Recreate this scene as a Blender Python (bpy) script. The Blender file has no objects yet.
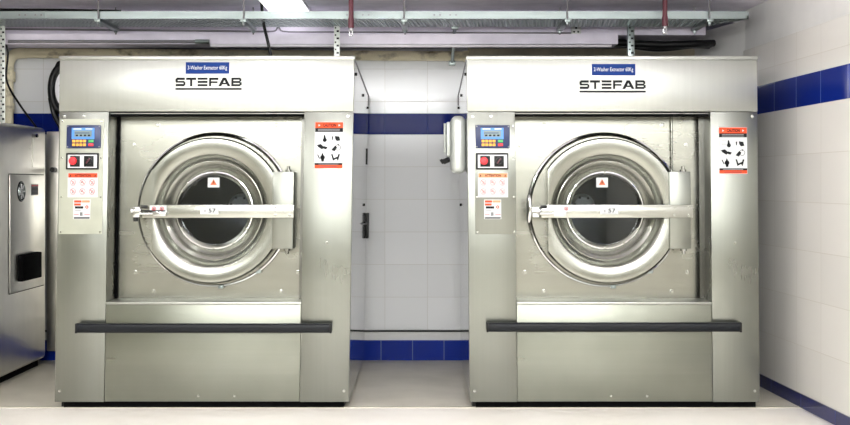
import bpy, bmesh, math, random
from mathutils import Vector, Matrix
random.seed(4)
SC = bpy.context.scene
COL = SC.collection
F = 1107.0; CH = 1.244; D0 = 6.12; P = D0 / F
PI = math.pi

# ------------------------------------------------------------------ materials
def srgb(r, g, b):
    def c(v):
        v /= 255.0
        return v / 12.92 if v <= .04045 else ((v + .055) / 1.055) ** 2.4
    return (c(r), c(g), c(b), 1)

class N:
    def __init__(s, name):
        s.m = bpy.data.materials.new(name); s.m.use_nodes = True
        s.t = s.m.node_tree; s.b = s.t.nodes['Principled BSDF']
    def n(s, typ, **kw):
        nd = s.t.nodes.new(typ)
        for k, v in kw.items(): setattr(nd, k, v)
        return nd
    def l(s, a, b): s.t.links.new(a, b)
    def math(s, op, a, b=None, c=None):
        nd = s.n('ShaderNodeMath', operation=op)
        for i, v in enumerate((a, b, c)):
            if v is None: continue
            if isinstance(v, (int, float)): nd.inputs[i].default_value = v
            else: s.l(v, nd.inputs[i])
        return nd.outputs[0]
    def mix(s, f, a, b):
        nd = s.n('ShaderNodeMix', data_type='RGBA')
        if isinstance(f, (int, float)): nd.inputs[0].default_value = f
        else: s.l(f, nd.inputs[0])
        for v, i in ((a, 6), (b, 7)):
            if isinstance(v, tuple): nd.inputs[i].default_value = v
            else: s.l(v, nd.inputs[i])
        return nd.outputs[2]
    def coord(s, scale=(1, 1, 1)):
        tc = s.n('ShaderNodeTexCoord'); mp = s.n('ShaderNodeMapping')
        mp.inputs['Scale'].default_value = scale
        s.l(tc.outputs['Object'], mp.inputs[0]); return mp.outputs[0]
    def noise(s, scale=(1, 1, 1), sc=5, det=3):
        nz = s.n('ShaderNodeTexNoise'); nz.inputs['Scale'].default_value = sc; nz.inputs['Detail'].default_value = det
        s.l(s.coord(scale), nz.inputs['Vector']); return nz.outputs['Fac']
    def ramp(s, f, lo, hi, a, b):
        mr = s.n('ShaderNodeMapRange'); s.l(f, mr.inputs[0])
        for i, v in zip((1, 2, 3, 4), (lo, hi, a, b)): mr.inputs[i].default_value = v
        return mr.outputs[0]
    def bump(s, h, strength, dist=.002):
        bp = s.n('ShaderNodeBump'); bp.inputs['Strength'].default_value = strength; bp.inputs['Distance'].default_value = dist
        s.l(h, bp.inputs['Height']); s.l(bp.outputs[0], s.b.inputs['Normal'])

def plain(name, col, rough=.5, metal=0., spec=.5, var=.06, emis=None):
    k = N(name); b = k.b
    b.inputs['Roughness'].default_value = rough; b.inputs['Metallic'].default_value = metal
    b.inputs['Specular IOR Level'].default_value = spec
    if var:
        f = k.ramp(k.noise(sc=9), .3, .7, 0, 1)
        k.l(k.mix(f, tuple(c * (1 - var) for c in col[:3]) + (1,), tuple(min(1, c * (1 + var)) for c in col[:3]) + (1,)), b.inputs['Base Color'])
    else: b.inputs['Base Color'].default_value = col
    if emis:
        b.inputs['Emission Color'].default_value = emis[0]; b.inputs['Emission Strength'].default_value = emis[1]
    return k.m

def steel(name, col, rough, brush='x', rv=.08, aniso=0., bumpy=.12, blot=.06):
    """brushed stainless steel: fine lines along one axis, soft uneven sheen"""
    k = N(name); b = k.b; b.inputs['Metallic'].default_value = 1
    sc = {'x': (.25, 10, 20), 'z': (20, 10, .25), 'y': (10, .25, 20)}[brush]
    fine = k.noise(scale=sc, sc=2.2, det=2)
    big = k.noise(scale=(1, 1, 1), sc=2.1, det=3)
    f = k.ramp(fine, .3, .7, 0, 1)
    c1 = k.mix(f, tuple(c * .975 for c in col[:3]) + (1,), tuple(min(1, c * 1.02) for c in col[:3]) + (1,))
    g = k.ramp(big, .3, .7, 1 - blot, 1 + blot)
    vm = k.n('ShaderNodeVectorMath', operation='SCALE'); k.l(c1, vm.inputs[0]); k.l(g, vm.inputs['Scale'])
    k.l(vm.outputs[0], b.inputs['Base Color'])
    r = k.math('ADD', k.ramp(big, .3, .7, rough - rv, rough + rv), k.ramp(fine, .3, .7, -.010, .010))
    k.l(r, b.inputs['Roughness'])
    if bumpy: k.bump(k.noise(scale=(1, 1, 1), sc=3.5, det=1), bumpy, .01)
    return k.m

def tile(name, axis, pu, ou, rows, base, grout, gw=.004, tint=.03, rough=.12, spec=.4, bmp=.25):
    """glazed wall tiles: axis = object axis along wall, pu spacing, ou offset, rows = (spacing, offset) in z or None"""
    k = N(name); b = k.b
    tc = k.n('ShaderNodeTexCoord'); sp = k.n('ShaderNodeSeparateXYZ'); k.l(tc.outputs['Object'], sp.inputs[0])
    u = k.math('DIVIDE', k.math('SUBTRACT', sp.outputs[axis], ou), pu)
    lu = k.math('LESS_THAN', k.math('FRACT', u), gw / pu)
    line = lu; iu = k.math('FLOOR', u)
    if rows:
        v = k.math('DIVIDE', k.math('SUBTRACT', sp.outputs['Z'], rows[1]), rows[0])
        line = k.math('MAXIMUM', lu, k.math('LESS_THAN', k.math('FRACT', v), gw / rows[0])); iv = k.math('FLOOR', v)
    else: iv = 0.
    cb = k.n('ShaderNodeCombineXYZ'); k.l(iu, cb.inputs[0])
    if rows: k.l(iv, cb.inputs[1])
    wn = k.n('ShaderNodeTexWhiteNoise', noise_dimensions='2D'); k.l(cb.outputs[0], wn.inputs['Vector'])
    c = k.mix(wn.outputs['Value'], tuple(x * (1 - tint) for x in base[:3]) + (1,), tuple(min(1, x * (1 + tint)) for x in base[:3]) + (1,))
    k.l(k.mix(line, c, grout), b.inputs['Base Color'])
    k.l(k.ramp(line, 0, 1, rough, .7), b.inputs['Roughness']); b.inputs['Specular IOR Level'].default_value = spec
    h = k.math('ADD', k.math('MULTIPLY', line, -1.), k.math('MULTIPLY', k.noise(sc=3.2, det=1), 1.5))
    k.bump(h, bmp, .003)
    return k.m

M = {}
M['fascia'] = steel('steel_fascia', (.44, .45, .42, 1), .40, 'z', rv=.03, blot=.03, bumpy=.04)
M['steel'] = steel('steel_horizontal_brushed', (.245, .254, .218, 1), .31, 'x', rv=.04, blot=.10, bumpy=.07)
M['steel_v'] = steel('steel_vertical_brushed', (.235, .243, .218, 1), .31, 'z', rv=.04, blot=.04, bumpy=.04)
M['frame'] = steel('steel_reveal_shade', (.16, .16, .145, 1), .30, 'z', bumpy=.05)  # steel darkened in colour to stand in for shade on the opening's reveals
M['plate'] = steel('steel_satin_plate', (.295, .295, .258, 1), .27, 'x', rv=.05, bumpy=.08, blot=.06)
M['door'] = steel('steel_door_spun', (.34, .345, .31, 1), .22, 'x', rv=.05, blot=.04)
M['bar'] = steel('steel_bar', (.44, .445, .41, 1), .24, 'x', rv=.04)
M['side'] = steel('steel_side_polished', (.53, .54, .555, 1), .085, 'z', rv=.02, bumpy=.03, blot=.03)
M['chrome'] = steel('steel_bright', (.66, .67, .67, 1), .12, 'x', rv=.03, bumpy=.25)
M['dryer'] = steel('steel_cabinet_side', (.78, .765, .71, 1), .30, 'z', rv=.03, bumpy=.06, blot=.10)
M['drum'] = plain('drum_dark_steel', (.10, .105, .12, 1), .35, .9)
M['hub'] = plain('hub_grey_steel', (.75, .76, .78, 1), .5, .3)
M['galv'] = steel('galvanised_steel', (.30, .345, .34, 1), .36, 'x', rv=.1, bumpy=.3, blot=.16)
M['galvw'] = plain('white_slotted_steel', srgb(205, 210, 205), .4, .4)
M['black'] = plain('black_plastic', srgb(10, 11, 13), .4, spec=.3)
M['bumper'] = plain('bumper_rubber', srgb(12, 16, 22), .35, spec=.25)
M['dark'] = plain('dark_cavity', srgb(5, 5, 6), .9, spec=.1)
M['white'] = plain('white_print', srgb(208, 211, 212), .6, spec=.12, var=0)
M['whiteblue'] = plain('white_sign_vinyl', srgb(212, 214, 210), .6, spec=.12, var=0)
M['panelwhite'] = plain('control_overlay_pale', srgb(172, 175, 160), .4, .0)
M['blue'] = plain('sign_blue', srgb(24, 52, 116), .6, spec=.12, var=0)
M['navy'] = plain('keypad_navy', srgb(28, 42, 86), .35, var=0)
M['azure'] = plain('display_bezel_blue', srgb(70, 135, 215), .35, var=0)
M['lcd'] = plain('display_lcd', srgb(110, 130, 135), .3, var=0)
M['yellow'] = plain('key_yellow', srgb(235, 170, 60), .4, var=0)
M['green'] = plain('key_green', srgb(70, 170, 90), .4, var=0)
M['red'] = plain('button_red', srgb(220, 40, 50), .35, var=0)
M['orange'] = plain('sticker_orange', srgb(215, 82, 50), .6, spec=.12, var=0)
M['peach'] = plain('sticker_peach', srgb(222, 150, 112), .6, spec=.12, var=0)
M['ink'] = plain('print_black', srgb(28, 30, 32), .6, spec=.12, var=0)
M['grey'] = plain('print_grey', srgb(150, 150, 152), .6, spec=.12, var=0)
M['pink'] = plain('print_pale_red', srgb(205, 105, 105), .6, spec=.12, var=0)
M['rust'] = plain('print_warning_orange', srgb(205, 110, 75), .6, spec=.12, var=0)
M['maroon'] = plain('sprinkler_maroon', srgb(92, 34, 48), .4)
M['ceil'] = plain('ceiling_paint_lilac', srgb(240, 235, 248), .8, var=.08)
M['beam'] = plain('beam_paint_lilac', srgb(222, 216, 230), .75, var=.08)
M['plaster'] = plain('wall_plaster', srgb(222, 222, 220), .7, var=.03)
M['farwall'] = plain('far_wall_paint', srgb(150, 149, 138), .8)
M['daylight'] = plain('window_daylight', (1, 1, 1, 1), .3, var=0, emis=((1, .99, .93, 1), 1.6))  # glow of the added panes on the front wall
M['panelglow'] = plain('batten_diffuser', (1, 1, 1, 1), .5, var=0, emis=((1, 1, 1, 1), 1.6))
M['duct'] = plain('duct_white', srgb(236, 236, 240), .5)
M['conduit'] = plain('conduit_grey', srgb(120, 118, 122), .4)
M['conduitw'] = plain('conduit_white', srgb(215, 214, 218), .4)
k = N('pipe_mouldy_beige')
f = k.ramp(k.noise(scale=(1, 1, 1.5), sc=9, det=6), .52, .72, 0, 1)
k.l(k.mix(f, srgb(238, 230, 200), srgb(120, 108, 78)), k.b.inputs['Base Color']); k.b.inputs['Roughness'].default_value = .6
M['beige'] = k.m
M['bandplaster'] = plain('plaster_beige_band', srgb(190, 182, 162), .8, var=.2)
k = N('window_glass'); k.b.inputs['Transmission Weight'].default_value = 1; k.b.inputs['Roughness'].default_value = .01
k.b.inputs['Base Color'].default_value = (.72, .78, .82, 1); k.b.inputs['IOR'].default_value = 1.45
M['glass'] = k.m
# floors
k = N('floor_gloss_white')
k.l(k.mix(k.ramp(k.noise(sc=2.5, det=5), .35, .7, 0, 1), srgb(250, 246, 239), srgb(244, 239, 230)), k.b.inputs['Base Color'])
k.b.inputs['Roughness'].default_value = .35; M['floor'] = k.m
k = N('floor_screed_beige')
k.l(k.mix(k.ramp(k.noise(sc=3.5, det=6), .35, .7, 0, 1), srgb(208, 203, 188), srgb(192, 187, 172)), k.b.inputs['Base Color'])
k.b.inputs['Roughness'].default_value = .4; M['screed'] = k.m
TW = srgb(228, 230, 232); GR = srgb(208, 208, 206)
M['tile_back'] = tile('wall_tile_back', 'X', .30, .016, (.229, .211), TW, GR)
M['band_back'] = tile('band_tile_back', 'X', .30, .016, None, srgb(12, 30, 110), srgb(30, 50, 120), rough=.04, spec=.04, bmp=.06)
M['skirt_back'] = tile('skirt_tile_back', 'X', .221, -.09, None, srgb(14, 42, 140), srgb(110, 125, 165), gw=.005, spec=.12)
M['tile_right'] = tile('wall_tile_right', 'Y', .334, .2, (.266, .072), srgb(224, 222, 217), srgb(196, 192, 184))
M['band_right'] = tile('band_tile_right', 'Y', .334, .2, None, srgb(18, 40, 128), srgb(95, 115, 170), rough=.1, tint=.15)
M['skirt_right'] = tile('skirt_tile_right', 'Y', .45, .28, None, srgb(14, 22, 84), srgb(70, 82, 130))

# ------------------------------------------------------------------ mesh builder
class MB:
    def __init__(s, *mats):
        s.bm = bmesh.new(); s.mats = list(mats) or ['steel']
    def mi(s, m):
        if m is None: return 0
        if m not in s.mats: s.mats.append(m)
        return s.mats.index(m)
    def take(s, t, m=None):
        i = s.mi(m); mp = {}
        for v in t.verts: mp[v] = s.bm.verts.new(v.co)
        for f in t.faces:
            try: nf = s.bm.faces.new([mp[v] for v in f.verts])
            except ValueError: continue
            nf.material_index = i
        t.free()
    def box(s, x0, x1, y0, y1, z0, z1, bev=.0, m=None, seg=2, rot=None):
        t = bmesh.new(); bmesh.ops.create_cube(t, size=1)
        bmesh.ops.scale(t, vec=(abs(x1 - x0), abs(y1 - y0), abs(z1 - z0)), verts=t.verts)
        if bev: bmesh.ops.bevel(t, geom=list(t.edges), offset=bev, segments=seg, affect='EDGES', profile=.5)
        if rot: bmesh.ops.rotate(t, cent=(0, 0, 0), matrix=rot, verts=t.verts)
        bmesh.ops.translate(t, vec=((x0 + x1) / 2, (y0 + y1) / 2, (z0 + z1) / 2), verts=t.verts)
        s.take(t, m)
    def poly(s, pts, m=None):
        vs = [s.bm.verts.new(p) for p in pts]; f = s.bm.faces.new(vs); f.material_index = s.mi(m)
    def prism(s, pts, a, b, axis='x', m=None):
        """pts 2D; extruded between a and b along axis"""
        def mk(p, w):
            return {'x': (w, p[0], p[1]), 'y': (p[0], w, p[1]), 'z': (p[0], p[1], w)}[axis]
        A = [s.bm.verts.new(mk(p, a)) for p in pts]; B = [s.bm.verts.new(mk(p, b)) for p in pts]
        i = s.mi(m); n = len(pts)
        fs = [s.bm.faces.new(A), s.bm.faces.new(B[::-1])]
        fs += [s.bm.faces.new([A[j], B[j], B[(j + 1) % n], A[(j + 1) % n]]) for j in range(n)]
        for f in fs: f.material_index = i
    def lathe(s, prof, cx, cz, cy=0, seg=96, m=None, closed=True, clip=None):
        """profile (radius, y) about an axis parallel to y"""
        t = bmesh.new(); rings = []
        for r, y in prof:
            if r < 1e-6: rings.append([t.verts.new((cx, cy + y, cz))])
            else: rings.append([t.verts.new((cx + r * math.cos(a * 2 * PI / seg), cy + y, cz + r * math.sin(a * 2 * PI / seg))) for a in range(seg)])
        pairs = list(zip(rings, rings[1:]))
        if closed: pairs.append((rings[-1], rings[0]))
        for A, B in pairs:
            for j in range(seg):
                k2 = (j + 1) % seg
                q = [A[j % len(A)], A[k2 % len(A)], B[k2 % len(B)], B[j % len(B)]]
                q2 = []
                for v in q:
                    if v not in q2: q2.append(v)
                if len(q2) > 2: t.faces.new(q2)
        if clip:
            bmesh.ops.bisect_plane(t, geom=list(t.verts) + list(t.edges) + list(t.faces), plane_co=clip[0], plane_no=clip[1], clear_outer=True)
            be = [e for e in t.edges if e.is_boundary]
            if be: bmesh.ops.holes_fill(t, edges=be)
        bmesh.ops.recalc_face_normals(t, faces=t.faces)
        s.take(t, m)
    def tube(s, pts, r, seg=12, m=None, cap=True):
        pts = [Vector(p) for p in pts]; rings = []; prev = None
        rs = r if isinstance(r, (list, tuple)) else [r] * len(pts)
        t = bmesh.new()
        for i, p in enumerate(pts):
            d = (pts[min(i + 1, len(pts) - 1)] - pts[max(i - 1, 0)]).normalized()
            if prev is None:
                a = d.orthogonal().normalized()
            else:
                a = (prev - d * prev.dot(d)).normalized()
            prev = a; b = d.cross(a)
            rings.append([t.verts.new(p + (a * math.cos(2 * PI * j / seg) + b * math.sin(2 * PI * j / seg)) * rs[i]) for j in range(seg)])
        for A, B in zip(rings, rings[1:]):
            for j in range(seg): t.faces.new([A[j], A[(j + 1) % seg], B[(j + 1) % seg], B[j]])
        if cap: t.faces.new(rings[0][::-1]); t.faces.new(rings[-1])
        s.take(t, m)
    # flat print, drawn in the x/z plane facing -y
    def rect(s, x0, z0, x1, z1, y, m=None):
        x0, x1 = min(x0, x1), max(x0, x1); z0, z1 = min(z0, z1), max(z0, z1)
        s.poly([(x0, y, z0), (x1, y, z0), (x1, y, z1), (x0, y, z1)], m)
    def disc(s, cx, cz, r, y, m=None, r2=0, seg=24):
        for j in range(seg):
            a, b = 2 * PI * j / seg, 2 * PI * (j + 1) / seg
            o = [(cx + r * math.cos(a), y, cz + r * math.sin(a)), (cx + r * math.cos(b), y, cz + r * math.sin(b))]
            if r2: o += [(cx + r2 * math.cos(b), y, cz + r2 * math.sin(b)), (cx + r2 * math.cos(a), y, cz + r2 * math.sin(a))]
            else: o += [(cx, y, cz)]
            s.poly(o, m)
    def flat(s, pts, y, m=None): s.poly([(p[0], y, p[1]) for p in pts], m)
    def text(s, body, x0, x1, z0, z1, y, m=None, bold=.02):
        cu = bpy.data.curves.new('tmp', 'FONT'); cu.body = body; cu.size = 1; cu.offset = bold; cu.resolution_u = 3
        ob = bpy.data.objects.new('tmp', cu); COL.objects.link(ob)
        dg = bpy.context.evaluated_depsgraph_get(); me = ob.evaluated_get(dg).to_mesh()
        xs = [v.co.x for v in me.vertices]; ys = [v.co.y for v in me.vertices]
        sx = (x1 - x0) / (max(xs) - min(xs)); sz = (z1 - z0) / (max(ys) - min(ys))
        vs = [s.bm.verts.new((x0 + (v.co.x - min(xs)) * sx, y, z0 + (v.co.y - min(ys)) * sz)) for v in me.vertices]
        i = s.mi(m)
        for p in me.polygons:
            try: f = s.bm.faces.new([vs[q] for q in p.vertices]); f.material_index = i
            except ValueError: pass
        ob.evaluated_get(dg).to_mesh_clear()
        bpy.data.objects.remove(ob); bpy.data.curves.remove(cu)
    def build(s, name, parent=None, lean=None, fix=True, smooth=True, label=None):
        bm = s.bm
        if fix: bmesh.ops.recalc_face_normals(bm, faces=bm.faces)
        if lean:
            for v in bm.verts: v.co.x += lean * (v.co.z - .995)
        if smooth:
            for f in bm.faces: f.smooth = True
            for e in bm.edges:
                if len(e.link_faces) != 2 or e.calc_face_angle(0) > math.radians(32): e.smooth = False
        me = bpy.data.meshes.new(name); bm.to_mesh(me); bm.free()
        for m in s.mats: me.materials.append(M[m])
        o = bpy.data.objects.new(name, me); COL.objects.link(o)
        if parent: o.parent = parent
        if label: o['label'] = label
        return o

def thing(name, label, cat, loc=(0, 0, 0), group=None):
    o = bpy.data.objects.new(name, None); COL.objects.link(o); o.location = loc; o.empty_display_size = .1
    o['label'] = label; o['category'] = cat
    if group: o['group'] = group
    return o
def tag(o, label, cat, group=None):
    o['label'] = label; o['category'] = cat
    if group: o['group'] = group
    return o
def struct(o, label=None):
    o['kind'] = 'structure'
    if label: o['label'] = label
    return o
def at(u, v, y): return Vector(((u - 425) / F * y, y, CH + (183 - v) / F * y))
def X(r): return r * P
def Z(v): return CH + (183 - v) * P

# ------------------------------------------------------------------ washing machines
def bolt_mb(x, z, y, r=.008, h=.006, mat='bar'):
    b = MB(mat); b.lathe([(r * 1.35, 0), (r * 1.35, -h * .25), (r, -h * .3), (r * .8, -h), (0, -h)], x, z, y, seg=10, closed=False)
    return b

def washer(cu, lean, ddx, idx):
    left = idx == 0
    where = 'left stainless steel washer extractor, with pale control panel and caution sticker facing the gap' if left else 'right stainless steel washer extractor beside the white tiled wall, handle upright at its door latch'
    root = thing('washing_machine', where, 'washing machine',
                 ((cu - 425) * P, D0, 0), 'industrial washing machines')
    B = lambda mb, name, par=root, **k: mb.build(name, par, lean, **k)
    HW = X(147.2 if left else 145.2); DEP = 1.56; OL, OR = X(-97.5), X(98)
    ztop = Z(56); zt0 = Z(113.5); zb0 = Z(302); zbot = Z(402); PY = .20
    # sides
    prof = [(.012, zbot), (DEP, zbot), (DEP, 1.852), (.03, ztop - .015), (.012, ztop - .03)]
    for sgn in (-1, 1):
        a, b = sorted((sgn * HW, sgn * (HW - .004)))
        m = MB('side'); m.prism(prof, a, b, 'x'); sp = B(m, 'side_panel')
        q = MB('conduit'); e = sgn * (HW + .001)
        q.tube([(e, .03, ztop - .017), (e, DEP - .004, 1.850), (e, DEP - .004, 1.78)], .0035, 6); B(q, 'edge_trim', sp)
        for (yy, zz) in ((.9, 1.80), (1.48, 1.76), (1.2, 1.10), (.15, 1.86)):
            q = MB('black'); q.tube([(sgn * HW, yy, zz), (sgn * (HW + .008), yy, zz)], .009, 8); B(q, 'screw', sp)
    m = MB('steel'); m.prism([(.0, ztop - .012), (.03, ztop - .012), (DEP, 1.848), (DEP, 1.840), (.03, ztop - .03), (0, ztop - .03)], -HW + .004, HW - .004, 'x'); B(m, 'top_panel')
    m = MB('steel'); m.box(-HW + .004, HW - .004, DEP - .006, DEP, zbot, 1.84); B(m, 'back_panel')
    m = MB('fascia'); m.box(-HW, HW, -.002, .03, Z(111.5), ztop - .006, .003); B(m, 'fascia')
    m = MB('fascia'); m.box(-HW - .003, HW + .003, -.012, .05, Z(60), ztop, .004); B(m, 'top_lip')
    for a, b in ((-HW, OL), (OR, HW)):
        m = MB('steel_v'); m.box(a, b, 0, .028, zbot, Z(111.7), .003); pl = B(m, 'front_pillar')
        for (xx, vv) in ((a + .028 if a < 0 else b - .028, 391.), (b - .03 if b > 0 else a + .03, 116.5), (.5 * (a + b), 243. if a > 0 else 116.5)):
            B(bolt_mb(xx, Z(vv), 0, .006, .004), 'screw', pl)
    m = MB('steel'); m.box(OL + .001, OR - .001, .002, .03, zbot + .002, Z(304.5), .003); lp = B(m, 'lower_panel')
    for xx in (-.02, .18): B(bolt_mb(xx, Z(396), .002, .005, .004), 'screw', lp)
    m = MB('fascia'); m.box(OL + .001, OR - .001, -.004, PY, Z(304.5), zb0, .003); B(m, 'opening_sill')
    m = MB('dark'); m.box(OL, OR, .034, .06, zt0 - .015, zt0 - .001); m.box(OL, OL + .012, PY - .02, PY - .001, zb0, zt0); B(m, 'painted_shadow_gap')  # dark strips standing in for shade below the fascia and at left
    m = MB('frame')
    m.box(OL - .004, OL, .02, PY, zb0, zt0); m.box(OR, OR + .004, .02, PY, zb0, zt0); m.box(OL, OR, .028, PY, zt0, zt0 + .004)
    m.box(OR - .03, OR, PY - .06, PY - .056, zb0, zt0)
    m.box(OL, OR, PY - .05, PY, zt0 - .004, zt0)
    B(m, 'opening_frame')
    # door plate with hole
    dx = X(ddx); dz = Z(211)
    m = MB('plate'); n = 96; hr = X(47); y0 = PY
    inn, out = [], []
    for j in range(n):
        a = 2 * PI * j / n; c, s_ = math.cos(a), math.sin(a)
        inn.append((dx + hr * c, dz + hr * s_))
        tx = ((OR if c > 0 else OL) - dx) / c if abs(c) > 1e-6 else 1e9
        tz = ((zt0 if s_ > 0 else zb0) - dz) / s_ if abs(s_) > 1e-6 else 1e9
        tt = min(tx, tz); out.append((dx + tt * c, dz + tt * s_))
    # snap nearest to corners
    for (qx, qz) in ((OL, zb0), (OL, zt0), (OR, zb0), (OR, zt0)):
        j = min(range(n), key=lambda i: (out[i][0] - qx) ** 2 + (out[i][1] - qz) ** 2); out[j] = (qx, qz)
    for dy in (0, .004):
        I = [m.bm.verts.new((p[0], y0 + dy, p[1])) for p in inn]; O = [m.bm.verts.new((p[0], y0 + dy, p[1])) for p in out]
        for j in range(n): m.bm.faces.new([I[j], I[(j + 1) % n], O[(j + 1) % n], O[j]])
    plate = B(m, 'door_plate')
    for (bx, bv) in ((-61, 123), (-86, 144), (-82, 275), (-63, 295), (69, 295), (86, 275), (86, 144), (61, 123)):
        B(bolt_mb(dx + X(bx), Z(bv), PY, .009, .009), 'bolt', plate)
    if not left:
        m = MB('bar'); m.tube([(dx + X(70), PY - .02, zt0), (dx + X(70), PY - .02, dz + X(38))], .006, 8); B(m, 'vertical_rod', plate)
    # door
    m = MB('door')
    m.lathe([(X(73.5), .145), (X(74), .14), (X(74), .082), (X(72.5), .07), (X(58.5), .066), (X(57), .070), (X(51), .122), (X(51), .145)],
            dx, dz, seg=128, clip=((dx - X(60), 0, dz), (-1, 0, 0)))
    door = B(m, 'door')
    m = MB('plate'); m.lathe([(X(46), .20), (X(46), .146), (X(76), .146), (X(77), .15), (X(77), .17), (X(74.5), .172), (X(74.5), .20)], dx, dz, seg=128); B(m, 'door_flange', door)
    m = MB('chrome')
    m.lathe([(X(77.8), .163), (X(79.2), .166), (X(79.6), .175), (X(79), .185), (X(77), .187), (X(76.5), .175)], dx, dz + .004, seg=128); B(m, 'edge_seal_ring', door)
    m = MB('door')
    m.lathe([(X(51), .145), (X(51), .124), (X(50), .122), (X(40.5), .152), (X(39.2), .165), (X(39.2), .19), (X(51), .19)], dx, dz, seg=128); B(m, 'inner_cone', door)
    m = MB('chrome')
    m.lathe([(X(41), .172), (X(40), .160), (X(38.6), .158), (X(35.3), .168), (X(35), .20), (X(41), .20)], dx, dz, seg=128)
    rim = B(m, 'glass_rim', door)
    m = MB('glass'); m.lathe([(0, .185), (X(36.2), .185), (X(36.2), .197), (0, .197)], dx, dz, seg=96, closed=False); B(m, 'glass', door)
    m = MB('galv')
    for a in (90, 150, 210, 270, 300, 330, 20):
        b = bolt_mb(dx + X(38.9) * math.cos(math.radians(a)), dz + X(38.9) * math.sin(math.radians(a)), .160, .0055, .005, 'bar'); B(b, 'rim_bolt', door)
    for (bx, bz) in ((8, -78.5), (46, -63)):
        m = MB('galv'); m.box(dx + X(bx) - .014, dx + X(bx) + .014, .15, .19, dz + X(bz) - .009, dz + X(bz) + .009, .002); m.tube([(dx + X(bx), .15, dz + X(bz)), (dx + X(bx), .135, dz + X(bz))], .006, 8); B(m, 'flange_clip', door)
    # warning sticker on glass
    m = MB('white'); s = .018; cz = Z(182.5); sx = dx + X(-2)
    m.box(sx - X(6), sx + X(6), .182, .1848, cz - X(5), cz + X(5))
    m.flat([(sx - .019, cz - .014), (sx + .019, cz - .014), (sx, cz + .019)], .1815, 'rust')
    m.rect(sx - .002, cz - .005, sx + .002, cz + .009, .1810, 'ink'); B(m, 'warning_sticker', door)
    # hinge block
    m = MB('steel_v'); m.box(dx + X(62), dx + X(83.5), .052, .20, Z(249.5), Z(171.5), .004); hb = B(m, 'hinge_block')
    for (zz, vv) in ((Z(171.5), -1), (Z(249.5), 1)):
        b = MB('chrome'); s_ = -vv
        b.tube([(dx + X(77), .085, zz), (dx + X(77), .085, zz + s_ * .012)], .018, 10); b.tube([(dx + X(77), .085, zz + s_ * .012), (dx + X(77), .085, zz + s_ * .03)], .010, 10); B(b, 'hinge_pin', hb)
    # locking bar
    m = MB('bar'); m.box(dx - X(68), dx + X(84.5), .022, .048, Z(218), Z(205), .003)
    m.box(dx - X(68), dx + X(84.5), .018, .024, Z(206.4), Z(205), .001)
    bar = B(m, 'locking_bar')
    for bx in (66, 80.5):
        for bv in (207.5, 215.5): B(bolt_mb(dx + X(bx), Z(bv), .022, .006, .005), 'bolt', bar)
    m = MB('chrome')
    m.box(dx - X(77), dx - X(70), .015, .06, Z(217.5), Z(207), .004)
    m.tube([(dx - X(79), .03, Z(211)), (dx - X(69), .03, Z(211))], .016, 12)
    m.tube([(dx - X(70), .01, Z(213.5)), (dx - X(44), .01, Z(213.5))], [.010, .006], 10)
    m.box(dx - X(56), dx - X(43), -.002, .02, Z(216), Z(211.5), .003)
    m.box(dx - X(68), dx - X(62), .05, .19, Z(216), Z(207), .003)
    B(m, 'latch', bar)
    m = MB('black')
    m.box(dx - X(69), dx - X(62.5), .012, .022, Z(208.5), Z(205.2), .002)
    if left:
        m.tube([(dx - X(74.5), .03, Z(217)), (dx - X(74.5), .03, Z(221.5))], .014, 12)
        m.box(dx - X(68), dx - X(44), .0, .008, Z(211.6), Z(210.2), .001)
    B(m, 'latch_grip', bar)
    if not left:
        m = MB('chrome'); m.tube([(dx - X(80), .03, Z(196)), (dx - X(80), .02, Z(199)), (dx - X(79), .015, Z(209)), (dx - X(80), .02, Z(218)), (dx - X(80.5), .03, Z(222))], [.010, .014, .012, .014, .010], 12)
        m.tube([(dx - X(80), .025, Z(211)), (dx - X(75), .025, Z(211))], .009); B(m, 'latch_handle', bar)
    # bar stickers
    m = MB('white'); m.box(dx - X(9), dx + X(9), .0165, .0178, Z(214.3), Z(207.2))
    m.text('57', dx + X(-1), dx + X(6.5), Z(212.6), Z(208.6), .0160, 'ink'); m.disc(dx - X(4.5), Z(211), .006, .0160, 'grey'); m.rect(dx - X(7.5), Z(213.4), dx + X(7.5), Z(212.9), .016, 'grey')
    B(m, 'number_sticker', bar)
    m = MB('white'); x0 = dx - X(60 if left else 48); x1 = dx - X(43 if left else 38)
    m.box(x0, x1, .0165, .0178, Z(211.5), Z(205.6))
    for q in ((.25, .72) if left else (.5,)):
        xx = x0 + (x1 - x0) * q; m.disc(xx, Z(208.6), .011, .016, 'red', .007, 16); m.flat([(xx - .006, Z(209.5)), (xx + .006, Z(209.5)), (xx, Z(207.6))], .016, 'ink')
    B(m, 'latch_sticker', bar)
    # drum inside
    m = MB('drum')
    R0, R1 = X(37), .42
    m.lathe([(X(46.5), .203), (X(46.5), .30), (R1, .34), (R1, 1.08), (0, 1.08), (0, 1.09), (R1 + .01, 1.09), (R1 + .01, .33), (X(47.5), .29), (X(47.5), .203)], dx, dz, seg=64)
    drum = B(m, 'drum')
    m = MB('hub'); m.lathe([(0, 1.02), (.055, 1.02), (.075, 1.035), (.078, 1.08), (0, 1.08)], dx, dz + .01, seg=32, closed=False)
    for a in range(6): m.tube([(dx + .055 * math.cos(a), 1.035, dz + .01 + .055 * math.sin(a)), (dx + .055 * math.cos(a), 1.008, dz + .01 + .055 * math.sin(a))], .008, 8, 'drum')
    B(m, 'drum_hub', drum)
    for a in (30, 150, 270):
        ca, sa = math.cos(math.radians(a)), math.sin(math.radians(a)); r = Matrix.Rotation(-math.radians(a), 3, 'Y')
        m = MB('drum'); m.box(dx + .37 * ca - .05, dx + .37 * ca + .05, .36, 1.06, dz + .37 * sa - .03, dz + .37 * sa + .03, .012, rot=r); B(m, 'drum_lifter', drum)
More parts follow.
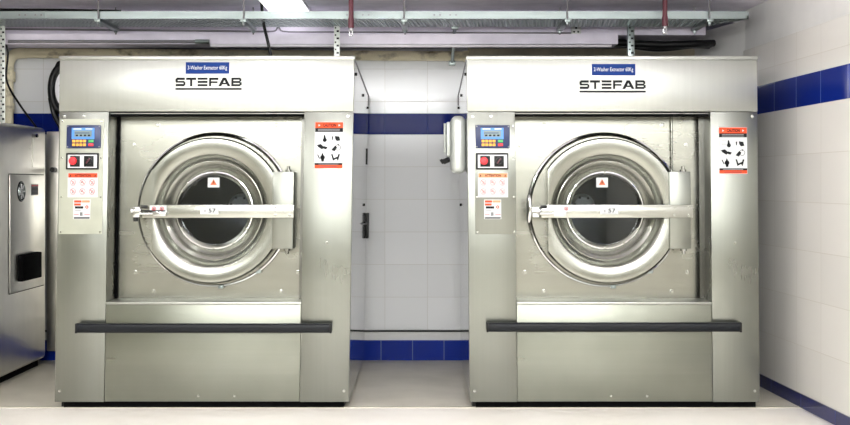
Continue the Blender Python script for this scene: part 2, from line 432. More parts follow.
    # base
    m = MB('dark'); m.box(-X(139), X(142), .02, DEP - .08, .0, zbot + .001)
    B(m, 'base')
    for fx in (-X(137), X(139)):
        for fy in (.09, 1.4):
            m = MB('black'); m.box(fx - .03, fx + .02, fy - .05, fy + .05, -.0, zbot); B(m, 'foot')
    # bumper bar
    m = MB('bumper'); x0, x1 = (-X(122.5), X(128)) if left else (-X(126.5), X(122.8))
    bz = Z(327.0 if left else 326)
    pf = []
    for j in range(20):
        a = 2 * PI * j / 20; pf.append((-.045 + .020 * math.copysign(abs(math.cos(a)) ** .6, math.cos(a)), bz + .0255 * math.copysign(abs(math.sin(a)) ** .6, math.sin(a))))
    m.prism(pf, x0, x1, 'x'); bb = B(m, 'bumper_bar')
    for e in (x0, x1):
        m = MB('black'); s_ = -1 if e < 0 else 1
        m.box(e - .006 + s_ * .004, e + .006 + s_ * .004, -.068, -.020, bz - .027, bz + .027, .004); B(m, 'end_cap', bb)
        m = MB('black'); m.box(e - s_ * .03 - .012, e - s_ * .03 + .012, -.03, .0, bz - .015, bz + .015); B(m, 'bracket', bb)
    # ---------------- control overlay
    cx0, cx1 = (X(60 - 205.6), X(103.5 - 205.6)) if left else (X(474.5 - 612.6), X(515.5 - 612.6))
    cx0 = max(cx0, -HW + .006)
    co = (60 - 205.6) if left else (468.5 - 612.6)
    U = lambda r: X(co + r)
    m = MB('panelwhite' if left else 'steel_v'); m.box(cx0, cx1, -.004, -.0005, Z(234), Z(119 if left else 124), .001)
    cp = B(m, 'control_panel', label='pale control panel' if left else None)
    for vv in (121.5 if left else 126, 158, 197, 232):
        for xx in (cx0 + .012, cx1 - .012): B(bolt_mb(xx, Z(vv), -.004, .004, .003), 'screw', cp)
    y = -.006
    m = MB('navy'); m.box(U(7), U(41.2), -.016, -.004, Z(148.3), Z(125.2), .004)
    y = -.0165
    m.rect(U(12.3), Z(139.2), U(35), Z(128), y, 'azure'); m.rect(U(15), Z(137), U(32.5), Z(130.5), y - .0005, 'lcd')
    m.rect(U(14), Z(129.6), U(22), Z(128.6), y - .0005, 'white'); m.rect(U(26), Z(129.6), U(33), Z(128.6), y - .0005, 'white')
    for q in range(4): m.rect(U(16.5 + q * 4), Z(136.3), U(18.8 + q * 4), Z(134.8), y - .001, 'ink')
    m.rect(U(15.5), Z(133.5), U(30), Z(132.8), y - .001, 'navy')
    for r, vv in enumerate((139.9, 143.6)):
        for q in range(4): m.box(U(13 + q * 3.6), U(16 + q * 3.6), y - .003, y, Z(vv + 2.6), Z(vv), .001, 'yellow')
        m.box(U(29.3), U(34.3), y - .003, y, Z(vv + 2.6), Z(vv), .001, 'green' if r == 0 else 'red')
    for xx in (8.3, 39.9):
        for vv in (126.6, 146.9): m.disc(U(xx), Z(vv), .004, y - .0002, 'grey', seg=8)
    B(m, 'keypad_display', cp)
    m = MB('black'); m.box(U(7), U(39.5), -.02, -.004, Z(169.5), Z(153), .004)
    m.box(U(9), U(38.2), -.022, -.019, Z(168), Z(154.8), .001, 'white')
    m.box(U(11.5), U(21.3), -.0235, -.021, Z(166.8), Z(156), .001, 'black'); m.box(U(25.3), U(35), -.0235, -.021, Z(166.8), Z(156), .001, 'black')
    sw = B(m, 'switch_box', cp)
    bx = U(15)
    m = MB('red'); m.lathe([(0, -.05), (.017, -.048), (.022, -.041), (.022, -.036), (.012, -.033), (.012, -.022), (0, -.022)], bx, Z(161), seg=24, closed=False); B(m, 'emergency_button', cp)
    m = MB('black'); m.lathe([(0, -.034), (.017, -.033), (.018, -.022), (0, -.022)], U(30), Z(161), seg=24, closed=False)
    m.box(U(30) - .003, U(30) + .003, -.042, -.033, Z(164), Z(158), .001, 'maroon', rot=Matrix.Rotation(.6, 3, 'Y')); B(m, 'selector_knob', cp)
    # attention sticker
    so = 1 if left else 1.5
    S = lambda r: U(r + (0 if left else .6))
    m = MB('white'); y = -.0052; m.box(S(8.5), S(38.5), -.005, -.004, Z(197.3), Z(172.8))
    hc = 'orange' if left else 'peach'
    m.rect(S(8.9), Z(177.6), S(38.1), Z(173.2), y, hc)
    m.text('ATTENTION', S(15.5), S(31.5), Z(176.8), Z(174.1), y - .0004, 'ink', .03)
    for xx in (11, 35.8): m.flat([(S(xx) - .005, Z(176.6)), (S(xx) + .005, Z(176.6)), (S(xx), Z(174.1))], y - .0004, 'ink')
    for r in range(2):
        for q in range(3):
            qx, qz = S(13.8 + q * 9.5), Z(182.3 + r * 9)
            m.disc(qx, qz, .0165, y - .0003, 'pink', .0138, 20)
            a = (q * 1.1 + r * 2)
            for w in range(3):
                aa = a + w * 2.1; m.flat([(qx, qz + .002), (qx + .010 * math.cos(aa), qz + .010 * math.sin(aa)), (qx + .008 * math.cos(aa + .7), qz + .008 * math.sin(aa + .7))], y - .0005, 'ink')
            m.flat([(qx - .011, qz + .009), (qx - .009, qz + .011), (qx + .011, qz - .009), (qx + .009, qz - .011)], y - .0008, 'red')
            m.rect(qx - .017, qz - .0205, qx + .017, qz - .0185, y - .0003, 'grey')
    B(m, 'attention_sticker', cp)
    m = MB('white'); m.box(S(14.5), S(31.5), -.005, -.004, Z(219), Z(199.5))
    m.rect(S(15.2), Z(202.6), S(22.5), Z(200.3), y, 'orange'); m.rect(S(23), Z(202.6), S(30.9), Z(200.3), y, 'peach')
    m.rect(S(15.2), Z(205.6), S(22), Z(203.4), y, 'orange'); m.rect(S(16), Z(208.6), S(24.5), Z(206.3), y, 'ink')
    m.rect(S(16), Z(210.8), S(22), Z(210.1), y, 'grey'); m.disc(S(28), Z(207), .009, y, 'orange', .004)
    for q in range(3): m.rect(S(21.3 + q * .9), Z(215.8), S(21.9 + q * .9), Z(212.2), y, 'ink')
    m.rect(S(15.2), Z(214.6), S(20), Z(213.9), y, 'pink'); m.rect(S(25.5), Z(214.6), S(31), Z(213.9), y, 'pink')
    m.rect(S(15.2), Z(218.6), S(30.9), Z(217.2), y, 'ink'); B(m, 'instruction_sticker', cp)
    # ---------------- caution sticker on the right pillar
    qo = (314 - 205.0) if left else (719 - 612.8)
    vo = 122 if left else 127.3
    C = lambda r: X(qo + r); W = lambda v: Z(vo + v)
    m = MB('white'); m.box(C(0), C(28.3), -.0012, -.0003, W(46.5), W(0))
    y = -.0016
    m.rect(C(.2), W(6), C(28.1), W(.2), y, 'orange'); m.text('CAUTION', C(8), C(21), W(4.9), W(1.6), y - .0004, 'ink', .04)
    for xx in (4.2, 24.2): m.disc(C(xx), W(3.3), .007, y - .0003, 'white', seg=3)
    m.rect(C(.2), W(10), C(28.1), W(6), y, 'ink')
    for r in range(2): m.rect(C(3), W(7.6 + r * 1.5), C(25), W(7.0 + r * 1.5), y - .0004, 'grey')
    m.rect(C(.2), W(43), C(28.1), W(41), y, 'ink'); m.rect(C(.2), W(46.3), C(28.1), W(43), y, 'orange')
    m.rect(C(4), W(42.4), C(24), W(41.8), y - .0004, 'grey'); m.rect(C(5), W(45.2), C(23), W(44.4), y - .0004, 'maroon')
    K = lambda pts: m.flat([(C(a), W(b)) for a, b in pts], y, 'ink')
    m.disc(C(10), W(18), .011, y, 'ink'); K([(8.6, 18), (9, 13), (10.2, 13), (11.6, 18)]); m.rect(C(3), W(17), C(7.5), W(16.6), y, 'grey'); m.rect(C(3), W(13), C(7.5), W(12.7), y, 'grey')
    K([(17, 14.5), (18.4, 14.2), (18, 18), (17.2, 18)]); K([(20, 14), (24.5, 14.5), (25.5, 18.5), (22, 19), (20.5, 17)])
    K([(2, 23), (6, 22), (9.5, 25), (7.5, 27.5), (3.5, 25)]); K([(9, 24), (13, 25.2), (11.5, 27.4), (8.5, 26.5)])
    K([(16.5, 28), (20.5, 23.5), (22.5, 25.5), (20, 29.3)]); m.disc(C(23.2), W(25.5), .016, y, 'ink', .0135); K([(22.6, 22), (24.6, 22.3), (23.5, 24)])
    m.disc(C(8), W(35.5), .013, y, 'ink'); K([(6.3, 35), (7.8, 30.6), (9.8, 35)]); K([(6.3, 36), (9.8, 36), (9.2, 39.6), (7, 39.6)]); K([(2.5, 32.5), (3.6, 32.5), (5.5, 36.5), (4.6, 36.8)])
    K([(16.5, 32), (18, 32), (19.8, 37.5), (18.5, 39)]); K([(19, 36.3), (23, 34.5), (24, 36), (19.5, 38)]); K([(23.8, 32), (25.4, 32.2), (23.5, 39), (22.3, 37)])
    B(m, 'caution_sticker')
    # ---------------- signs on the fascia
    so = (185.5 - 206.6) if left else (592 - 612.2); sv = 62.3 if left else 64
    m = MB('blue'); m.box(X(so), X(so + 43.5), -.0035, -.0022, Z(sv + 11.5), Z(sv))
    m.text(('3' if left else '2') + '-Washer Extractor 60Kg', X(so + 2), X(so + 41.3), Z(sv + 8.5), Z(sv + 3.4), -.0040, 'white', .004)
    B(m, 'name_sign')
    so = (174.5 - 206.6) if left else (578.5 - 612.2); sv = 76.5 if left else 79.2
    m = MB('whiteblue'); m.box(X(so - 1), X(so + 70), -.0035, -.0022, Z(sv + 15.5), Z(sv))
    # wide block letters, 12.3 px pitch, 8.3 tall; E is three bars
    A = lambda a: X(so + a); Vv = lambda v: Z(sv + 1.2 + v); y = -.0040; T = 2.3; HH = 8.6
    def pr(pts): m.flat([(A(a), Vv(b)) for a, b in pts], y, 'ink')
    # S
    x = 1.0
    pr([(x + 1, 0), (x + 9.3, 0), (x + 9.3, T), (x + 1, T)]); pr([(x, 1), (x + T, 1), (x + T, 4), (x, 4)]); pr([(x + .5, 3.3), (x + 9, 3.3), (x + 9, 5.1), (x + .5, 5.1)])
    pr([(x + 8, 4.3), (x + 9.9, 4.3), (x + 9.9, 7.5), (x + 8, 7.5)]); pr([(x + .3, HH - T), (x + 9, HH - T), (x + 9, HH), (x + .3, HH)])
    x = 11.6; pr([(x, 0), (x + 10, 0), (x + 10, T), (x, T)]); pr([(x + 4, T), (x + 6.2, T), (x + 6.2, HH), (x + 4, HH)])
    x = 23.2
    for b in (0, 3.25, 6.5): pr([(x, b), (x + 9.8, b), (x + 9.8, b + 2.1), (x, b + 2.1)])
    x = 34.6; pr([(x, 0), (x + 9.2, 0), (x + 9.2, T), (x, T)]); pr([(x, T), (x + 2.1, T), (x + 2.1, HH), (x, HH)]); pr([(x + 2.1, 3.7), (x + 8.4, 3.7), (x + 8.4, 5.4), (x + 2.1, 5.4)])
    x = 43.8; pr([(x, HH), (x + 4.4, 0), (x + 7.4, 0), (x + 2.9, HH)]); pr([(x + 9.4, HH), (x + 4.6, 0), (x + 7.6, 0), (x + 12.2, HH)]); pr([(x + 2.8, 5.1), (x + 9, 5.1), (x + 9.3, 6.7), (x + 2.6, 6.7)])
    x = 56.8; pr([(x, 0), (x + 2.1, 0), (x + 2.1, HH), (x, HH)])
    for b in (0, 3.3, HH - 2.1): pr([(x + 2, b), (x + 9, b), (x + 9, b + 2.1), (x + 2, b + 2.1)])
    pr([(x + 8, .8), (x + 10, .8), (x + 10, 3.7), (x + 8, 3.7)]); pr([(x + 8.2, 4.6), (x + 10.4, 4.6), (x + 10.4, 7.6), (x + 8.2, 7.6)])
    pr([(1, 10.4), (67.2, 10.4), (67.2, 12.2), (1, 12.2)])
    B(m, 'brand_sign')
    # ---------------- side fittings
    if left:
        m = MB('black'); m.box(HW, HW + .022, 1.43, 1.50, .865, 1.04, .006); B(m, 'side_handle')
        m = MB('black'); m.box(HW, HW + .006, 1.44, 1.47, 1.37, 1.48, .002); B(m, 'side_slot')
        m = MB('black'); m.tube([(HW, 1.0, .98), (HW + .02, 1.2, .975), (HW, 1.42, .985)], .004, 6); B(m, 'side_cable')
    else:
        m = MB('galvw'); m.box(-HW - .085, -HW, .22, .50, 1.30, 1.63, .035, seg=5); sb = B(m, 'service_box')
        m = MB('galvw'); m.box(-HW - .105, -HW - .075, .50, .56, 1.40, 1.61, .008); m.tube([(-HW - .115, .50, 1.60), (-HW - .115, .50, 1.42)], .007, 8); B(m, 'box_bracket', sb)
        m = MB('black'); m.tube([(-HW - .125, .50, 1.37), (-HW - .09, .49, 1.385)], .016, 10); m.tube([(-HW - .14, .5, 1.385), (-HW - .125, .5, 1.36)], .009); B(m, 'cable_plug', sb)
    return root

w1 = washer(204.4, .016, 4.2, 0)
w2 = washer(613.3, -.0087, -3.5, 1)

# ------------------------------------------------------------------ grey cabinet machine at left
XL = -2.60
cab = thing('laundry_dryer', 'grey stainless steel machine at far left, vented service door in its side', 'machine', (XL - .4, 6.5, 0))
def LB(mb, name, par=cab, label=None):
    for v in mb.bm.verts: v.co -= cab.location
    return mb.build(name, par, label=label)
m = MB('dryer'); m.box(XL - .8, XL, 5.4, 7.60, .045, 1.621, .03, seg=4); LB(m, 'cabinet_body')
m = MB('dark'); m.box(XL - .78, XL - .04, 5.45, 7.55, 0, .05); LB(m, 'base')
m = MB('dryer'); m.box(XL, XL + .006, 6.92, 7.535, .552, 1.297, .002)
for a in ((6.915, 6.92, .548, 1.301), (7.535, 7.54, .548, 1.301), (6.915, 7.54, .546, .551), (6.915, 7.54, 1.298, 1.303)):
    m.box(XL - .001, XL + .003, a[0], a[1], a[2], a[3], 0, 'ink')
sd = LB(m, 'service_door')
m = MB('ink')
t = bmesh.new()
m.tube([(XL + .004, 7.107, 1.19), (XL + .010, 7.107, 1.19)], .066, 28)
m.tube([(XL + .010, 7.107, 1.19), (XL + .016, 7.107, 1.19)], .016, 16, 'galv')
for rr in (.03, .045, .06):
    m.tube([(XL + .012, 7.107 + rr * math.cos(a * PI / 12), 1.19 + rr * math.sin(a * PI / 12)) for a in range(25)], .0022, 5, 'galv')
for a in range(7):
    aa = a * 2 * PI / 7; m.tube([(XL + .011, 7.107, 1.19), (XL + .011, 7.107 + .05 * math.cos(aa), 1.19 + .05 * math.sin(aa))], .006, 5, 'hub')
LB(m, 'vent_fan', sd)
m = MB('grey'); m.box(XL + .006, XL + .008, 7.29, 7.42, 1.163, 1.237); m.box(XL + .008, XL + .009, 7.295, 7.415, 1.222, 1.232, 0, 'red')
for q in range(5): m.box(XL + .008, XL + .009, 7.30, 7.41, 1.172 + q * .009, 1.174 + q * .009, 0, 'ink')
LB(m, 'data_plate', sd)
m = MB('dark'); m.box(XL + .004, XL + .04, 7.05, 7.40, .615, .785, .006, 'dark'); LB(m, 'black_inlet_box', sd)
m = MB('dryer'); m.box(XL - .02, XL + .12, 7.66, 7.74, .08, 1.60, .006); LB(m, 'corner_post')
m = MB('black'); m.tube([(XL + .04, 7.66, 1.335), (XL + .04, 7.60, 1.335)], .018, 10); LB(m, 'bolt_knob')
m = MB('black'); m.tube([(XL, 7.40, 1.56), (XL + .012, 7.40, 1.56)], .012, 10); LB(m, 'screw')

# ------------------------------------------------------------------ room
XR = lambda y: 2.064 + .0533 * (6.84 - y)
def sbox(name, mat, *a, label=None, bev=0):
    m = MB(mat); m.box(*a, bev); return struct(m.build(name), label)
sbox('floor', 'floor', -3.8, 2.9, -3.2, 6.14, -.12, -.004)
sbox('floor_platform', 'screed', -3.8, 2.9, 6.14, 8.1, -.12, 0.)
sbox('wall_back', 'tile_back', -3.8, 2.0, 7.78, 7.86, 0, 2.185)
sbox('wall_rear', 'dark', -3.8, 3.0, 8.1, 8.15, 0, 2.6)
sbox('trim_1', 'band_back', -3.8, 1.95, 7.768, 7.78, 1.585, 1.732, label='dark blue tile band on the back wall')
sbox('trim_2', 'ink', -3.8, 1.95, 7.762, 7.78, .200, .210)
sbox('trim_3', 'plaster', -3.8, 1.95, 7.770, 7.78, .141, .200)
sbox('baseboard_back', 'skirt_back', -3.8, 1.95, 7.764, 7.78, 0, .141)
sbox('trim_4', 'bandplaster', .30, 1.90, 7.755, 7.78, 2.10, 2.186)
def wallstrip(name, mat, y0, y1, z0, z1, off0, off1, label=None):
    m = MB(mat); m.prism([(XR(y0) - off0, y0), (XR(y1) - off0, y1), (XR(y1) - off1, y1), (XR(y0) - off1, y0)], z0, z1, 'z')
    return struct(m.build(name), label)
wallstrip('wall_right', 'plaster', -3.2, 7.09, -.0, 2.35, -.12, 0)
wallstrip('wall_right_tiles', 'tile_right', -3.2, 7.09, .0, 2.09, -.001, .012)
wallstrip('trim_5', 'band_right', -3.2, 7.09, 1.668, 1.841, .012, .014, 'royal blue tile band on the right wall')
wallstrip('baseboard_right', 'skirt_right', -3.2, 7.09, 0, .075, .012, .020)
m = MB('plaster'); m.prism([(XR(7.09), 7.09), (1.888, 7.75), (1.888, 7.86), (2.4, 7.86), (2.4, 7.09)], 0, 2.288, 'z'); struct(m.build('wall_pier'))
m = MB('skirt_right'); m.prism([(XR(7.09) - .014, 7.09), (1.870, 7.76), (1.889, 7.76), (XR(7.09) + .01, 7.09)], 0, .075, 'z'); struct(m.build('baseboard_pier'))
sbox('wall_left', 'farwall', -3.9, -3.8, -3.2, 8.1, 0, 3.3)
sbox('wall_front', 'farwall', -3.8, 2.9, -3.3, -3.2, 0, 3.3)
for i_, (wx0, wx1) in enumerate(((-3.7, -1.75), (-1.65, .35), (.45, 2.45))):  # unseen bright windows added behind the camera to lighten the fascia reflections
    m = MB('galvw'); m.box(wx0, wx1, -3.2, -3.17, 2.05, 3.12, .004); m.box(wx0 + .03, wx1 - .03, -3.172, -3.165, 2.08, 3.09, 0, 'daylight')
    struct(m.build('window_%d' % (i_ + 1)))
    l = bpy.data.lights.new('window_daylight', 'AREA'); l.shape = 'RECTANGLE'; l.size = 1.9; l.size_y = 1.0; l.energy = 58; l.color = (.98, .99, 1)  # added fill light, evens the room from the front
    lo = bpy.data.objects.new('window_daylight', l); COL.objects.link(lo); lo.location = ((wx0 + wx1) / 2, -3.15, 2.58); lo.rotation_euler = (PI / 2, 0, 0)
sbox('ceiling', 'ceil', -3.8, 2.9, 3.7, 8.1, 2.348, 2.45)
sbox('ceiling_high', 'farwall', -3.8, 2.9, -3.3, 3.75, 3.2, 3.3)
sbox('ceiling_step', 'farwall', -3.8, 2.9, 3.65, 3.75, 2.348, 3.3)
sbox('wall_right_high', 'plaster', 2.55, 2.75, -3.3, 3.75, 2.3, 3.3)
sbox('beam', 'beam', -3.8, 1.80, 7.10, 8.1, 2.193, 2.36)
sbox('trim_6', 'beam', -3.8, 1.22, 7.00, 7.20, 2.123, 2.1875)
sbox('trim_7', 'beam', -3.8, 1.22, 7.09, 7.10, 2.187, 2.194)
# ceiling duct
cl = thing('ceiling_batten', 'long flat white light panel on the low ceiling above the left washing machine', 'light', (-.859, 6.0, 2.348))
m = MB('duct'); m.box(-.990, -.728, 4.95, 7.095, 2.330, 2.348, .003)
for v in m.bm.verts: v.co -= cl.location
m.build('housing', cl)
m = MB('panelglow'); m.box(-.983, -.735, 4.96, 7.09, 2.326, 2.331)
for v in m.bm.verts: v.co -= cl.location
m.build('diffuser', cl)

# ------------------------------------------------------------------ cable tray
tray = thing('cable_tray', 'long galvanised perforated cable tray hanging under the ceiling above the machines', 'cable tray', (0, 6.77, 2.22))
def TB(mb, name, root): 
    top = root
    while top.parent: top = top.parent
    for v in mb.bm.verts: v.co -= top.location
    return mb.build(name, root)
zt = 2.222; TX0, TX1 = -3.3, 1.93
m = MB('galv'); m.box(TX0, TX1, 6.600, 6.603, zt, zt + .046); m.box(TX0, TX1, 6.603, 6.615, zt + .043, zt + .046)
TB(m, 'front_flange', tray)
m = MB('galv'); m.box(TX0, TX1 - .2, 6.937, 6.94, zt, zt + .046); TB(m, 'rear_flange', tray)
m = MB('galv')
ncol = 6
for q in range(7):
    yy = 6.60 + q * .34 / 6; xe = TX1 - .2 * q / 6
    w = .006 if 0 < q < 6 else .014
    m.box(TX0, xe, yy - (w if q else 0), yy + (w if q < 6 else 0), zt, zt + .002)
nb = 210
for q in range(nb):
    xx = TX0 + .01 + q * (TX1 - TX0 - .08) / nb
    if xx + .04 > TX1 - .2:
        yend = 6.60 + (TX1 - xx - .03) / .2 * .34
        yend = min(6.94, max(6.62, yend))
    else: yend = 6.94
    fr = (yend - 6.60) / .34
    m.prism([(xx, 6.60), (xx + .011, 6.60), (xx + .011 + .035 * fr, yend), (xx + .035 * fr, yend)], zt - .0008, zt + .0012, 'z')
m.prism([(TX1 - .012, 6.60), (TX1, 6.60), (TX1 - .2, 6.94), (TX1 - .212, 6.94)], zt - .001, zt + .02, 'z')
TB(m, 'perforated_bottom', tray)
for xx in (-2.35, .12, -.4):
    m = MB('galv'); m.box(xx - .09, xx + .09, 6.596, 6.60, zt + .004, zt + .042)
    for s_ in (-.065, -.03, .03, .065): m.tube([(xx + s_, 6.596, zt + .023), (xx + s_, 6.591, zt + .023)], .006, 8, 'conduit')
    TB(m, 'joint_plate', tray)
# hangers
hang = [(-1.944, 'above the left half of the left washing machine'), (-1.079, 'above the right half of the left machine, beside the white duct'), (-.125, 'above the gap between the washing machines'),
        (.847, 'above the middle of the right washing machine'), (1.693, 'nearest the right wall')]
for (hx, w) in hang:
    h = thing('tray_hanger', 'threaded rod tray hanger ' + w, 'hanger', (hx, 6.77, zt), 'cable tray hangers')
    for yy in (6.585, 6.958):
        m = MB('conduit'); m.tube([(hx, yy, 2.348), (hx, yy, zt - .045)], .0052, 8); r = TB(m, 'threaded_rod', h)
        m = MB('galv'); m.tube([(hx, yy, zt - .022), (hx, yy, zt - .034)], .011, 6); TB(m, 'nut', r)
    m = MB('galv'); m.box(hx - .018, hx + .018, 6.565, 6.98, zt - .022, zt - .003, .002); TB(m, 'cross_channel', h)

# slotted posts
def slotted(cx, cy, z0, z1, mat, label, w=.032):
    o = thing('slotted_strut', label, 'strut', (cx, cy, z0), 'slotted steel struts under the cable tray')
    m = MB(mat); m.box(cx - w / 2, cx + w / 2, cy - .002, cy + .002, z0, z1, .0005); m.box(cx - w / 2, cx - w / 2 + .003, cy, cy + .03, z0, z1); TB(m, 'angle_bar', o)
    m = MB('ink'); n = int((z1 - z0) / .045)
    for q in range(n):
        zz = z0 + .022 + q * .045
        m.box(cx - .002, cx + w * .36, cy - .0035, cy - .0015, zz - .006, zz + .006); m.box(cx - w * .36, cx - .004, cy - .0035, cy - .0015, zz + .016, zz + .026)
    TB(m, 'slots', o); return o
slotted(-2.633, 6.9, 1.621, zt, 'galvw', 'tall white slotted angle strut standing on the grey machine at far left')
slotted(-.549, 6.9, 1.898, zt, 'galvw', 'short white slotted strut above the right end of the left washing machine', .036)
slotted(1.285, 6.9, 1.898, zt, 'galv', 'grey slotted strut above the right washing machine', .040)
m = MB('galv'); a, b = Vector((.187, 6.95, zt - .002)), Vector((.187, 7.64, 2.07))
m.tube([a, b], .011, 8); m.box(.165, .209, 6.92, 6.98, zt - .012, zt - .001, .002); m.box(.165, .209, 7.60, 7.66, 2.055, 2.085, .003)
tag(m.build('pipe_bracket'), 'thin steel bracket arm running from cable tray to the beige pipe over the gap', 'bracket')

# sprinklers
for (sx, z1, w) in ((-.431, 2.147, 'over the right end of the left washing machine'), (1.398, 2.158, 'over the right washing machine')):
    o = thing('sprinkler_drop', 'maroon sprinkler pipe, ' + w, 'sprinkler', (sx, 6.45, z1), 'ceiling sprinklers')
    m = MB('maroon'); m.tube([(sx, 6.45, 2.348), (sx, 6.45, z1 + .05)], .0145, 14); m.tube([(sx, 6.45, z1 + .055), (sx, 6.45, z1)], .017, 14); TB(m, 'pipe', o)
    m = MB('chrome'); m.tube([(sx, 6.45, z1), (sx, 6.45, z1 - .016)], .012, 10); m.tube([(sx - .009, 6.45, z1 - .014), (sx - .007, 6.45, z1 - .04), (sx, 6.45, z1 - .044)], .003, 6)
    m.tube([(sx + .009, 6.45, z1 - .014), (sx + .007, 6.45, z1 - .04), (sx, 6.45, z1 - .044)], .003, 6); m.tube([(sx, 6.45, z1 - .044), (sx, 6.45, z1 - .048)], .011, 12); TB(m, 'sprinkler_head', o)

# pipes and cables
def curve(pts, n=8):
    pts = [Vector(p) for p in pts]; out = []
    P_ = [pts[0]] + pts + [pts[-1]]
    for i in range(1, len(P_) - 2):
        for k2 in range(n):
            t = k2 / n; a, b, c, d = P_[i - 1], P_[i], P_[i + 1], P_[i + 2]
            out.append(.5 * ((2 * b) + (c - a) * t + (2 * a - 5 * b + 4 * c - d) * t * t + (3 * b - a - 3 * c + d) * t ** 3))
    out.append(pts[-1]); return out
pp = thing('drain_pipe', 'mould-stained beige pipe running along the back wall top and turning down at left', 'pipe', (-2.87, 7.71, 1.6))
m = MB('beige'); m.tube([(-2.84, 7.715, 2.150), (.30, 7.715, 2.127)], .034, 20); m.tube([(.27, 7.715, 2.127), (.305, 7.715, 2.127)], .039, 20); TB(m, 'long_run', pp)
m = MB('beige'); m.tube(curve([(-2.78, 7.715, 2.15), (-2.86, 7.715, 2.14), (-2.90, 7.715, 2.08), (-2.90, 7.715, 1.98)]), .037, 18); m.tube([(-2.90, 7.715, 2.02), (-2.90, 7.715, 1.95)], .043, 18); TB(m, 'elbow', pp)
m = MB('beige'); m.tube([(-2.90, 7.715, 1.98), (-2.90, 7.715, 1.0)], .030, 18); m.tube([(-2.90, 7.715, 1.80), (-2.90, 7.715, 1.74)], .037, 18); TB(m, 'down_run', pp)
m = MB('conduit'); m.tube([(-2.63, 6.988, 2.137), (-1.42, 6.988, 2.137)], .010, 10); m.tube([(-1.45, 6.988, 2.137), (-1.36, 6.988, 2.136)], .014, 10, 'galv')
tag(m.build('conduit_pipe'), 'thin dark grey conduit under the beam ledge above the left machine', 'conduit', 'conduits under the beam')
m = MB('conduitw'); m.tube([(-1.36, 7.01, 2.114), (-.4, 7.01, 2.113), (1.18, 7.01, 2.111)], .009, 10)
tag(m.build('conduit_pipe'), 'thin white conduit under the beam ledge, running over the gap between machines', 'conduit', 'conduits under the beam')
m = MB('conduit'); m.tube([(-2.9, 7.094, 2.232), (-1.0, 7.094, 2.215)], .006, 8); m.tube(curve([(-1.0, 7.094, 2.215), (-.96, 7.094, 2.22), (-.94, 7.094, 2.245), (-.92, 7.094, 2.22), (-.88, 7.094, 2.214)]), .005, 8)
m.tube([(-.88, 7.094, 2.213), (.94, 7.094, 2.205)], .005, 8)
tag(m.build('surface_cable'), 'thin grey surface cable clipped along the beam face to the socket box', 'cable')
m = MB('whiteblue'); m.box(.935, .998, 7.075, 7.10, 2.190, 2.252, .004)
sk = thing('socket_box', 'small square white socket box on the beam above the right machine', 'socket', (.966, 7.09, 2.19))
TB(m, 'faceplate', sk); m = MB('ink'); m.disc(.966, 2.236, .007, 7.0745); m.disc(.953, 2.210, .006, 7.0745); m.disc(.979, 2.210, .006, 7.0745); TB(m, 'socket_holes', sk)
m = MB('black'); m.tube(curve([(-.99, 6.70, 2.348), (-.985, 6.75, 2.22), (-.965, 6.78, 2.12), (-.94, 6.78, 2.0), (-.925, 6.76, 1.905)]), .0095, 10)
tag(m.build('power_cable'), 'black power cable hanging from ceiling through the tray to the left washing machine', 'cable')
m = MB('black'); m.tube([(-3.0, 6.90, 2.325), (-2.3, 6.90, 2.322), (-1.9, 6.92, 2.318)], .009, 8)
tag(m.build('ceiling_cable'), 'black cable running just above the cable tray at the far left', 'cable')
m = MB('black'); m.tube(curve([(-2.72, 7.0, 2.3), (-2.66, 7.05, 2.1), (-2.665, 7.05, 1.9), (-2.64, 7.2, 1.76), (-2.60, 7.4, 1.62)]), .007, 8)
tag(m.build('thin_cable'), 'thin black cable dropping beside the tall slotted strut at far left', 'cable')
for q in range(3):
    o = MB('black')
    yy = 7.24 + q * .06
    o.tube(curve([(1.14, yy, 2.192 - .016), (1.30, yy, 2.160 + q * .004), (1.55, yy, 2.148 - q * .004), (1.78, yy, 2.155 + q * .003), (1.90, yy + .05, 2.165)]), (.024, .022, .024)[q], 12)
    tag(o.build('bundled_cable'), ('nearest', 'middle', 'hindmost')[q] + ' of three thick black cables under the beam near the right wall', 'cable', 'bundled cables over the right machine')
m = MB('duct')
pts = []
t = bmesh.new(); g = []
for i in range(9):
    row = []
    for j in range(5):
        xx = 1.74 + i * .022; yy = 6.63 + j * .05 - i * .0
        row.append(t.verts.new((xx, yy, zt + .016 + .022 * math.sin(i * .39) * (.7 + .3 * math.sin(j * 1.7 + i)))))
    g.append(row)
for i in range(8):
    for j in range(4): t.faces.new([g[i][j], g[i + 1][j], g[i + 1][j + 1], g[i][j + 1]])
r_ = bmesh.ops.extrude_face_region(t, geom=list(t.faces)); bmesh.ops.translate(t, vec=(0, 0, -.01), verts=[v for v in r_['geom'] if isinstance(v, bmesh.types.BMVert)])
m.take(t); tag(m.build('foil_sheet'), 'crumpled white sheet lying in the right end of the cable tray', 'sheet')
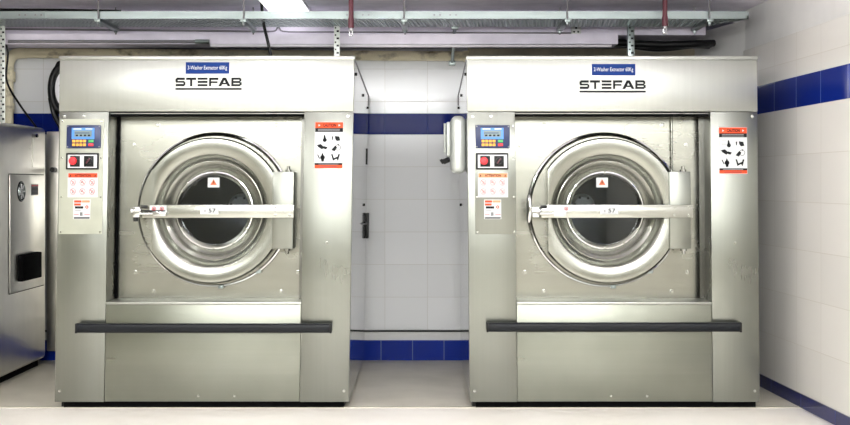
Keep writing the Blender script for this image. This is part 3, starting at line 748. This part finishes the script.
# black ring with pale disc beside left machine (wall fan seen edge-on)
fan = thing('wall_fan', 'black round fan with pale hub, half hidden behind the top left corner of left machine', 'fan', (-2.5, 7.5, 1.8))
fc = at(63.5, 89, 7.45)
m = MB('black')
el = lambda rx, rz: [(fc.x + rx * math.cos(a * PI / 20), fc.y, fc.z + rz * math.sin(a * PI / 20)) for a in range(41)]
m.tube(el(.082, .155), .025, 12); m.tube(el(.066, .125), .012, 8)
m.tube(curve([(fc.x - .05, fc.y, fc.z + .12), (fc.x - .03, fc.y, fc.z + .17), (fc.x + .01, fc.y, fc.z + .18)]), .018, 8)
m.tube(curve([(fc.x - .085, fc.y, fc.z - .06), (fc.x - .06, fc.y, fc.z - .17), (fc.x - .02, fc.y + .02, fc.z - .26), (fc.x, fc.y + .04, fc.z - .36)]), .02, 10)
m.box(fc.x + .02, fc.x + .08, fc.y, 7.78, fc.z - .03, fc.z + .03, .004)
TB(m, 'frame', fan)
m = MB('duct'); m.prism([(fc.x + .058 * math.cos(a * PI / 12), fc.z + .115 * math.sin(a * PI / 12)) for a in range(24)], fc.y - .004, fc.y + .01, 'y')
dk = TB(m, 'pale_disc', fan)
m = MB('ink')
for a in range(5):
    aa = a * 2 * PI / 5; m.tube([(fc.x, fc.y - .008, fc.z), (fc.x + .03 * math.cos(aa), fc.y - .008, fc.z + .04 * math.sin(aa))], .004, 6)
TB(m, 'hub_star', fan)

# ------------------------------------------------------------------ lights
M['tubelit'] = plain('tube_glow', (1, 1, 1, 1), .5, var=0, emis=((1, .995, .98, 1), 80.0))
M['tube'] = plain('lamp_diffuser', (1, 1, 1, 1), .5, var=0, emis=((1, .98, .94, 1), 5.0))
def lamp(x, y, z, sx, sy, label, power):
    o = thing('ceiling_light', label, 'light', (x, y, z), 'ceiling light panels')
    m = MB('duct'); m.box(x - sx / 2 - .03, x + sx / 2 + .03, y - sy / 2 - .03, y + sy / 2 + .03, z - .05, z, .004); TB(m, 'housing', o)
    m = MB('tube'); m.box(x - sx / 2, x + sx / 2, y - sy / 2, y + sy / 2, z - .056, z - .05); TB(m, 'diffuser', o)
    l = bpy.data.lights.new('panel_light', 'AREA'); l.shape = 'RECTANGLE'; l.size = sx; l.size_y = sy; l.energy = power; l.color = (1, .985, .95)
    lo = bpy.data.objects.new('panel_light', l); COL.objects.link(lo); lo.location = (x, y, z - .06)
k_ = 0
for (x, y, z, w, pw) in ((-2.0, 2.9, 3.2, 'front row, left', 70), (.2, 2.9, 3.2, 'front row, middle', 70), (1.9, 2.9, 3.2, 'front row, right', 45),
                      (-2.0, .6, 3.2, 'rear row, left', 70), (.2, .6, 3.2, 'rear row, middle', 70), (1.9, .6, 3.2, 'rear row, right', 70), (-.9, -2, 3.2, 'last row, left', 60), (1.3, -2, 3.2, 'last row, right', 60),
                      ):
    lamp(x, y, z, 1.2, .35, 'rectangular ceiling light panel, ' + w, pw * .22)
for (x, w) in ((-2.2, 'left'), (-.4, 'middle'), (1.3, 'right')):
    y, z = 3.95, 2.09
    o = thing('tube_light', 'bare tube light hanging under the low ceiling, %s of the row of three' % w, 'light', (x, y, z), 'tube lights')
    m = MB('duct'); m.box(x - .65, x + .65, y - .03, y + .03, z + .05, z + .09, .004)
    for q in (-.4, .4): m.tube([(x + q, y, z + .08), (x + q, y, 2.349)], .004, 6)
    for q in (-.62, .62): m.box(x + q - .012, x + q + .012, y - .015, y + .015, z - .018, z + .06, .002)
    TB(m, 'housing', o)
    m = MB('tubelit'); m.tube([(x - .6, y, z), (x + .6, y, z)], .014, 12); TB(m, 'tube', o)
wd = bpy.data.worlds.new('World'); SC.world = wd; wd.use_nodes = True
wd.node_tree.nodes['Background'].inputs[0].default_value = (.8, .85, .95, 1); wd.node_tree.nodes['Background'].inputs[1].default_value = .3

# ------------------------------------------------------------------ camera
cd = bpy.data.cameras.new('Camera'); cam = bpy.data.objects.new('Camera', cd); COL.objects.link(cam)
cam.location = (0, 0, CH); cam.rotation_euler = (PI / 2, 0, 0)
cd.sensor_width = 36; cd.lens = F / 850 * 36; cd.shift_y = -(212.5 - 183) / 850; cd.clip_start = .05
SC.camera = cam
SC.view_settings.view_transform = 'Standard'; SC.view_settings.look = 'None'; SC.view_settings.gamma = 1
SC.view_settings.use_curve_mapping = False; SC.view_settings.exposure = 0.5
